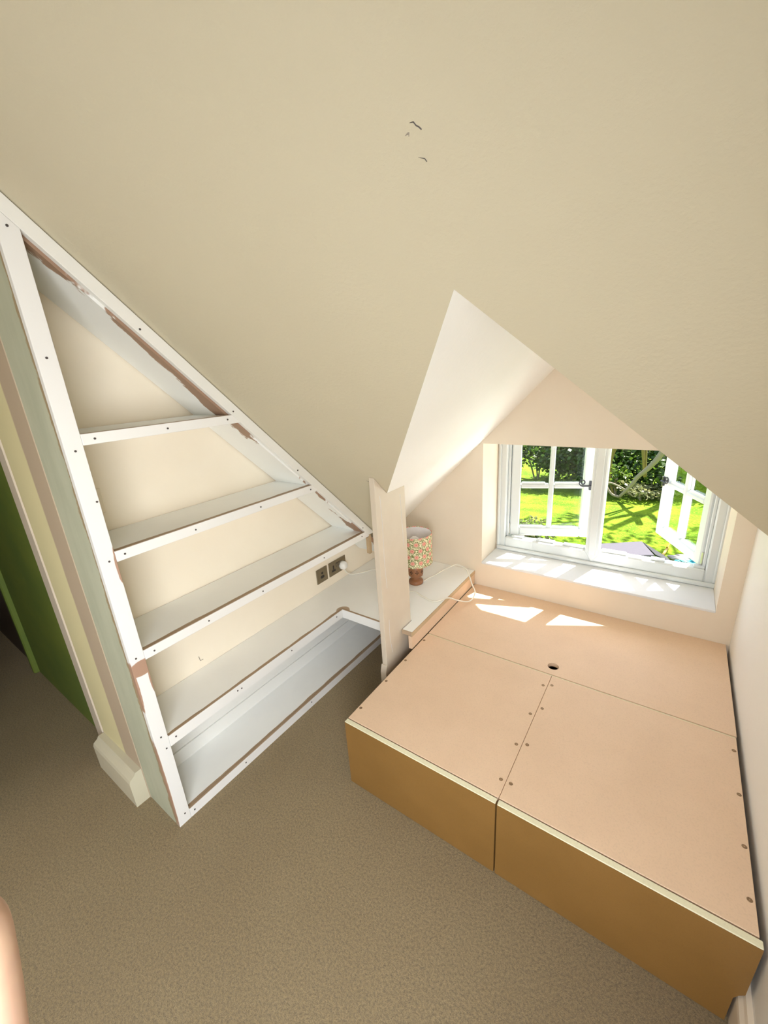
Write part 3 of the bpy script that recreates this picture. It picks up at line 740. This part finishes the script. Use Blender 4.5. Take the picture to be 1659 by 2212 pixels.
cord = [(-0.20, 0.945, ZD + 0.006), (-0.195, 1.00, ZD + 0.004), (-0.179, 1.051, ZD + 0.004), (-0.157, 1.118, ZD + 0.014), (-0.113, 1.119, 0.44), (-0.077, 1.142, 0.45), (-0.013, 1.125, 0.44), (0.052, 1.054, 0.400), (0.072, 1.052, 0.345), (0.064, 0.993, 0.322), (0.030, 0.912, 0.36), (0.008, 0.845, 0.403), (-0.039, 0.785, ZD + 0.004), (-0.111, 0.795, ZD + 0.004), (-0.182, 0.82, ZD + 0.004), (-0.26, 0.80, ZD + 0.004), (-0.40, 0.93, ZD + 0.004), (-0.539, 0.941, ZD + 0.004), (-0.593, 0.864, ZD + 0.004), (-0.622, 0.815, ZD + 0.010), (-0.632, 0.778, 0.430), (-0.630, 0.757, 0.466)]
bm = bmesh.new(); addtube(bm, smooth_path(cord, 8), 0.0036, 8)
cobj = finish(bm, 'power_cord', 'cord_white', LA, True, smooth=True)
bm = bmesh.new()
PY, PZ = 0.757, 0.487
def ring_x(x, r, sq=1.0): return [bm.verts.new((x, PY + r * math.cos(2 * math.pi * k / 20), PZ + sq * r * math.sin(2 * math.pi * k / 20))) for k in range(20)]
rs = [ring_x(XL + 0.0068, 0.0255), ring_x(XL + 0.020, 0.0262), ring_x(XL + 0.030, 0.024), ring_x(XL + 0.040, 0.017), ring_x(XL + 0.043, 0.010)]
for i in range(len(rs) - 1):
    for k in range(20): bm.faces.new((rs[i][k], rs[i][(k + 1) % 20], rs[i + 1][(k + 1) % 20], rs[i + 1][k]))
bm.faces.new(rs[0][::-1]); bm.faces.new(rs[-1])
finish(bm, 'plug', 'plug_white', LA, True, smooth=True)

# ------------------------------------------------------------------ sockets and blank plate
def faceplate(name, label, cat, y0, y1, z0, z1, mat='brass_plate'):
    t = thing(name, label, cat, (XL, (y0 + y1) / 2, z0))
    box('plate', mat, XL + 0.0005, XL + 0.006, y0, y1, z0, z1, t, True, bevel=0.002)
    return t
t = faceplate('aerial_socket', 'square antique brass outlet plate with one round and one oval hole on shelf back wall', 'socket', 0.549, 0.636, 0.449, 0.536)
bm = bmesh.new(); adddisc(bm, (XL + 0.0055, 0.5925, 0.506), (1, 0, 0), 0.0075, 0.0012, 16); finish(bm, 'outlet_hole', 'socket_black', t, True)
bm = bmesh.new()
pts = [(XL + 0.0055, 0.5925 + (0.006 if math.cos(a) > 0 else -0.006) + 0.0085 * math.cos(a), 0.483 + 0.0085 * math.sin(a)) for a in [2 * math.pi * (k + 0.5) / 20 for k in range(20)]]
addprism(bm, pts, (0.0012, 0, 0)); finish(bm, 'outlet_hole', 'socket_black', t, True)
t = faceplate('double_socket', 'antique brass double power socket with white plug in its right outlet', 'socket', 0.650, 0.797, 0.449, 0.536)
for yc in (0.687,):
    bm = bmesh.new(); addbox(bm, XL + 0.0055, XL + 0.0067, yc - 0.005, yc + 0.005, 0.487, 0.511); finish(bm, 'outlet_hole', 'socket_black', t, True)
    bm = bmesh.new(); addbox(bm, XL + 0.0055, XL + 0.0067, yc - 0.015, yc + 0.015, 0.473, 0.485); finish(bm, 'outlet_hole', 'socket_black', t, True)
for yc in (0.716, 0.733):
    bm = bmesh.new(); addbox(bm, XL + 0.0055, XL + 0.0075, yc - 0.0065, yc + 0.0065, 0.494, 0.518); sw = finish(bm, 'switch', 'socket_black', t, True, bevel=0.001)
    box('rocker', 'brass_plate', XL + 0.0070, XL + 0.0105, yc - 0.0045, yc + 0.0045, 0.497, 0.515, sw, True, bevel=0.001)
t = faceplate('blank_switch_plate', 'cream blank switch plate on the wall just behind the shelf stile', 'switch plate', -0.440, -0.360, 1.162, 1.247, 'blank_plate')
bm = bmesh.new(); adddisc(bm, (XL + 0.0055, -0.40, 1.235), (1, 0, 0), 0.003, 0.0012, 10); finish(bm, 'screw_cap', 'plug_white', t, True)
bm = bmesh.new(); adddisc(bm, (XL + 0.0055, -0.40, 1.174), (1, 0, 0), 0.003, 0.0012, 10); finish(bm, 'screw_cap', 'plug_white', t, True)

# ------------------------------------------------------------------ the photographer's hand at the lower left
def ray(px, py, depth):
    return CAM + (RX * ((px - 829.5) / FPX) + RY * ((py - 1106) / FPX) + RZ) * depth
HD = thing('person', 'bare hand reaching up at the lower left edge of the view', 'person', tuple(ray(-60, 2900, 0.15)))
def skin_mesh(name, chains, parent):
    me = bpy.data.meshes.new(name); verts = []; edges = []; rad = []
    idx = {}
    for ch in chains:
        prev = None
        for key, p, r in ch:
            if key not in idx: idx[key] = len(verts); verts.append(rootmat(parent).inverted() @ Vector(p)); rad.append(r)
            if prev is not None: edges.append((prev, idx[key]))
            prev = idx[key]
    me.from_pydata(verts, edges, []); me.materials.append(MATS['skin'])
    o = link(name, me, parent); md = o.modifiers.new('Skin', 'SKIN'); md.use_smooth_shade = True
    for i, s in enumerate(me.skin_vertices[0].data): s.radius = (rad[i], rad[i]); s.use_root = (i == 0)
    sub = o.modifiers.new('Subsurf', 'SUBSURF'); sub.levels = 2; sub.render_levels = 2
    return o
wr = ray(-330, 3300, 0.17); pm = ray(-240, 2960, 0.15)
chains = [[('wr', wr, 0.026), ('pm', pm, 0.026)]]
chains.insert(0, [('el', ray(-800, 5200, 0.24), 0.040), ('fa', ray(-560, 4200, 0.20), 0.034), ('wr', wr, 0.025)])
# index finger is the one that enters the frame
def finger(k, base, mid, tip, r):
    return [('pm', pm, 0.026), (k + 'b', base, r * 1.12), (k + 'm', mid, r * 1.04), (k + 'e', mid.lerp(tip, 0.5), r), (k + 't', mid.lerp(tip, 0.85), r * 0.88), (k + 'u', tip, r * 0.5)]
chains.append(finger('i', ray(-70, 2640, 0.135), ray(-20, 2360, 0.125), ray(-66, 1945, 0.120), 0.0104))
chains.append(finger('d', ray(-240, 2600, 0.145), ray(-210, 2260, 0.14), ray(-230, 1930, 0.135), 0.0095))
chains.append(finger('r', ray(-380, 2650, 0.15), ray(-400, 2330, 0.145), ray(-420, 2050, 0.14), 0.0090))
chains.append(finger('l', ray(-500, 2760, 0.155), ray(-560, 2520, 0.15), ray(-590, 2310, 0.145), 0.0080))
chains.append([('pm', pm, 0.026), ('tb', ray(-90, 2960, 0.135), 0.0125), ('tm', ray(40, 2740, 0.125), 0.0108), ('tt', ray(90, 2520, 0.12), 0.0095)])
hand = skin_mesh('hand', chains, HD)

# ------------------------------------------------------------------ the garden outside
GZ = -2.5
bm = bmesh.new(); bmesh.ops.create_grid(bm, x_segments=60, y_segments=60, size=25)
for v in bm.verts: v.co.z = 0.06 * math.sin(v.co.x * 0.7) * math.cos(v.co.y * 0.5)
o = finish(bm, 'lawn', 'lawn'); o.location = (0, 26.2, GZ); structure(o)
o['label'] = 'sunlit green lawn seen below through the dormer window'

def leaves(bm, c, rx, ry, rz, n, size, rnd, shell=0.55):
    for _ in range(n):
        while True:
            p = Vector((rnd.uniform(-1, 1), rnd.uniform(-1, 1), rnd.uniform(-1, 1)))
            if shell < p.length < 1: break
        p = Vector((c[0] + p.x * rx, c[1] + p.y * ry, c[2] + p.z * rz))
        a = Vector((rnd.gauss(0, 1), rnd.gauss(0, 1), rnd.gauss(0, 0.6))).normalized(); b_ = a.orthogonal().normalized()
        b_ = (b_ * math.cos(rnd.uniform(0, 6.28)) + a.cross(b_) * math.sin(rnd.uniform(0, 6.28)))
        s = size * rnd.uniform(0.6, 1.3)
        q = [p, p + a * s * 0.5 + b_ * s * 0.28, p + a * s, p + a * s * 0.5 - b_ * s * 0.28]
        bm.faces.new([bm.verts.new(x) for x in q])
def shrub(name, label, x, y, rx, rz, mat, n, size, seed, group=None, ry=None, z0=GZ, stems=3):
    rnd = random.Random(seed); t = thing(name, label, 'shrub', (x, y, z0), 0, group)
    ry = ry or rx * 0.8
    bm = bmesh.new()
    for k in range(7):
        cx, cy, cz = rnd.uniform(-0.55, 0.55) * rx, rnd.uniform(-0.5, 0.5) * ry, rz * rnd.uniform(0.35, 1.35)
        leaves(bm, (cx, cy, cz), rx * 0.6, ry * 0.6, rz * 0.55, n // 7, size, rnd, 0.45)
    f = finish(bm, 'foliage', mat, t); f['kind'] = 'stuff'
    for k in range(stems):
        bm = bmesh.new(); a = rnd.uniform(0, 6.28)
        addtube(bm, smooth_path([(0.1 * rx * math.cos(a), 0.1 * rx * math.sin(a), 0), (0.2 * rx * math.cos(a), 0.2 * rx * math.sin(a), rz * 0.5), (0.45 * rx * math.cos(a + 0.5), 0.45 * rx * math.sin(a + 0.5), rz * 1.2)], 4), 0.03, 6)
        finish(bm, 'stem', 'bark_pale', t)
    return t
shrub('garden_shrub', 'dense dark green shrub behind the bare branch seen between the two casements', 0.1, 14.6, 1.6, 1.15, 'leaf_dark', 5200, 0.16, 1)
shrub('garden_shrub', 'dark evergreen shrub seen through the upper left pane of the left casement', -3.2, 14.8, 1.7, 1.15, 'leaf_dark', 5200, 0.16, 2)
shrub('garden_shrub', 'dark leafy shrub seen through the upper right pane of the left casement', -1.6, 15.0, 1.5, 1.2, 'leaf_dark', 5000, 0.16, 3)
shrub('garden_shrub', 'mid green shrub behind the opened right casement', 2.2, 15.0, 1.5, 1.0, 'leaf_mid', 4600, 0.17, 4)
shrub('garden_shrub', 'bright green shrub in the narrow gap left of the left casement', -4.7, 13.8, 1.3, 1.0, 'leaf_mid', 4000, 0.17, 5)
shrub('low_plant', 'pale leafed low plant at the lawn edge beneath the bare branch', 0.25, 13.2, 0.75, 0.28, 'leaf_pale', 900, 0.12, 6, stems=2)
shrub('low_plant', 'small fern like plant in front of the dark shrub', -0.45, 13.5, 0.45, 0.5, 'leaf_mid', 900, 0.12, 7, stems=2)
shrub('pale_plant', 'pale dry leafed plant just outside below the left casement', -1.75, 8.6, 0.55, 0.30, 'leaf_pale', 900, 0.10, 8, stems=2)
for i, (x, y) in enumerate([(-6.5, 15.5), (3.5, 15.5), (6, 16), (-9, 17)]):
    shrub('hedge_shrub', ['large hedge shrub left of the evergreen', 'large hedge shrub right of the casement', 'hedge shrub at the far right of the garden', 'hedge shrub at the far left of the garden'][i], x, y, 2.0, 1.7, 'leaf_dark', 2500, 0.25, 20 + i)

def branch(name, label, cat, paths, mat, loc):
    t = thing(name, label, cat, loc)
    for i, (pts, r0, r1) in enumerate(paths):
        bm = bmesh.new(); sp_ = smooth_path(pts, 6); n_ = len(sp_)
        addtube(bm, sp_, [r0 + (r1 - r0) * k / (n_ - 1) for k in range(n_)], 8)
        finish(bm, 'trunk' if i == 0 else 'limb', mat, t, True, smooth=True)
    return t
def at(px, py, y):
    d = ray(px, py, 1.0) - CAM; return CAM + d * ((y - CAM.y) / d.y)
branch('bare_branch', 'pale bare branch slanting up to the right over the lawn edge', 'branch',
       [([at(1338, 1073, 12.9), at(1362, 1050, 12.7), at(1378, 1030, 12.6), at(1400, 1012, 12.5), at(1425, 985, 12.4), at(1460, 930, 12.3)], 0.045, 0.085),
        ([at(1338, 1073, 12.9), at(1322, 1068, 12.9), at(1311, 1052, 12.9), at(1316, 1043, 12.8), at(1332, 1048, 12.8), at(1350, 1058, 12.8), at(1368, 1073, 12.9)], 0.04, 0.02)], 'bark_pale', tuple(at(1338, 1075, 12.9)))
branch('young_tree_trunk', 'curved yellowish trunk beside the mullion behind the lawn', 'tree',
       [([at(1325, 1068, 13.3), at(1318, 1040, 13.3), at(1316, 1010, 13.3), at(1320, 985, 13.3), at(1330, 955, 13.3), at(1345, 900, 13.3)], 0.03, 0.11)], 'bark_yellow', tuple(at(1325, 1068, 13.3)))
branch('slim_tree_trunk', 'slim upright orange brown stems in front of the dark shrub', 'tree',
       [([at(1392, 1030, 12.9), at(1390, 990, 12.9), at(1388, 955, 12.9), at(1386, 900, 12.9)], 0.035, 0.05),
        ([at(1395, 1030, 12.9), at(1396, 990, 12.9), at(1397, 955, 12.9), at(1399, 900, 12.9)], 0.02, 0.03)], 'bark_yellow', tuple(at(1392, 1034, 12.9)))
# high tree crown and bare boughs outside the view that shade the lawn
bough = branch('bough_tree', 'tall garden tree whose bare boughs shade the lawn', 'tree',
       [([(1.6, 15.5, GZ), (1.6, 15.4, 0.0), (1.5, 15.2, 2.5), (1.3, 15.0, 5.0)], 0.18, 0.10),
        ([(1.5, 15.2, 2.0), (0.8, 14.6, 3.0), (0.0, 14.2, 3.6), (-1.2, 13.9, 4.2)], 0.10, 0.04), ([(1.5, 15.2, 2.6), (2.2, 14.4, 3.6), (2.6, 13.6, 4.4)], 0.09, 0.03),
        ([(0.0, 14.2, 3.6), (-0.2, 13.4, 3.9), (0.2, 12.6, 4.3)], 0.05, 0.02), ([(0.8, 14.6, 3.0), (0.6, 13.4, 3.4), (0.9, 12.4, 4.0)], 0.06, 0.02)], 'bark_pale', (1.6, 15.5, GZ))
bm = bmesh.new(); rnd = random.Random(31)
for (cx, cy, cz) in ((0.4, 14.6, 4.3), (2.2, 14.2, 4.6), (-1.2, 14.0, 4.7), (1.0, 13.0, 4.6), (-2.6, 14.6, 4.2), (3.4, 15.0, 4.4), (0.2, 12.2, 4.7), (-1.6, 12.4, 5.0)):
    leaves(bm, (cx, cy, cz), 1.0, 1.0, 0.5, 190, 0.24, rnd, 0.1)
f = finish(bm, 'foliage', 'leaf_mid', bough, True); f['kind'] = 'stuff'

# grey covered box outside below the window
def atz(px, py, z):
    d = ray(px, py, 1.0) - CAM; return CAM + d * ((z - CAM.z) / d.z)
ZG = -1.95
q = [atz(1293, 1174, ZG), atz(1387, 1169, ZG), atz(1414, 1199, ZG), atz(1306, 1200, ZG)]
GB = thing('covered_garden_table', 'grey felt covered flat table top outside, just above the window rail', 'table', (q[0].x, q[0].y, GZ))
bm = bmesh.new(); addprism(bm, q, (0, 0, -0.05)); finish(bm, 'cover', 'grey_felt', GB, True, bevel=0.01)
bm = bmesh.new()
pr_ = [atz(1389, 1171, ZG - 0.06), atz(1416, 1198, ZG - 0.06), atz(1452, 1214, ZG - 0.3), atz(1440, 1203, ZG - 0.3)]
addprism(bm, pr_, (0, 0, -0.03)); finish(bm, 'hanging_flap', 'grey_dark', GB, True)
for p_ in q:
    c_ = sum((Vector(x) for x in q), Vector()) / 4; e_ = Vector(p_).lerp(c_, 0.12)
    bm = bmesh.new(); addbox(bm, e_.x - 0.03, e_.x + 0.03, e_.y - 0.03, e_.y + 0.03, GZ, ZG - 0.05); finish(bm, 'leg', 'grey_dark', GB, True)
# small bits on the grass by the right casement
c = atz(1435, 1192, GZ)
t = thing('yellow_garden_tool', 'small yellow plastic strip lying on the lawn by the right casement', 'tool', tuple(c))
bm = bmesh.new(); addprism(bm, [atz(1428, 1199, GZ + 0.06), atz(1433, 1201, GZ + 0.06), atz(1446, 1182, GZ + 0.06), atz(1440, 1181, GZ + 0.06)], (0, 0, -0.05)); finish(bm, 'blade', 'yellow_plastic', t, True, bevel=0.005)
bm = bmesh.new(); addtube(bm, [atz(1441, 1183, GZ + 0.07), atz(1447, 1174, GZ + 0.07)], 0.02, 6); finish(bm, 'grip', 'yellow_plastic', t, True)
c = atz(1492, 1224, GZ)
t = thing('turquoise_cloth', 'crumpled turquoise cloth outside at the foot of the right casement', 'cloth', tuple(c))
rnd = random.Random(4); bm = bmesh.new(); bmesh.ops.create_icosphere(bm, subdivisions=3, radius=0.16)
for v in bm.verts:
    d = 0.7 + 0.5 * math.sin(v.co.x * 31 + 1) * math.sin(v.co.y * 27) + 0.25 * math.sin(v.co.z * 40 + v.co.x * 22); v.co = Vector((v.co.x * 1.7 * d, v.co.y * d, (v.co.z * 0.55) * d + 0.08))
finish(bm, 'fabric', 'turquoise', t)
for i, (px, py) in enumerate([(1482, 1184), (1464, 1206), (1486, 1204)]):
    c = atz(px, py, GZ + 0.03)
    bm = bmesh.new(); bmesh.ops.create_icosphere(bm, subdivisions=2, radius=0.1)
    for v in bm.verts: v.co = Vector((v.co.x * (1.5 + 0.3 * i) * (1 + 0.2 * math.sin(v.co.y * 40)), v.co.y, v.co.z * 0.5))
    o = finish(bm, 'stone', 'stone_pale', None); o.location = c
    tag(o, ['pale flat stone on the lawn, nearest the turquoise cloth', 'smallest pale stone on the lawn beside the yellow strip', 'largest pale stone on the lawn under the right casement'][i], 'stone', 'stones on the lawn')
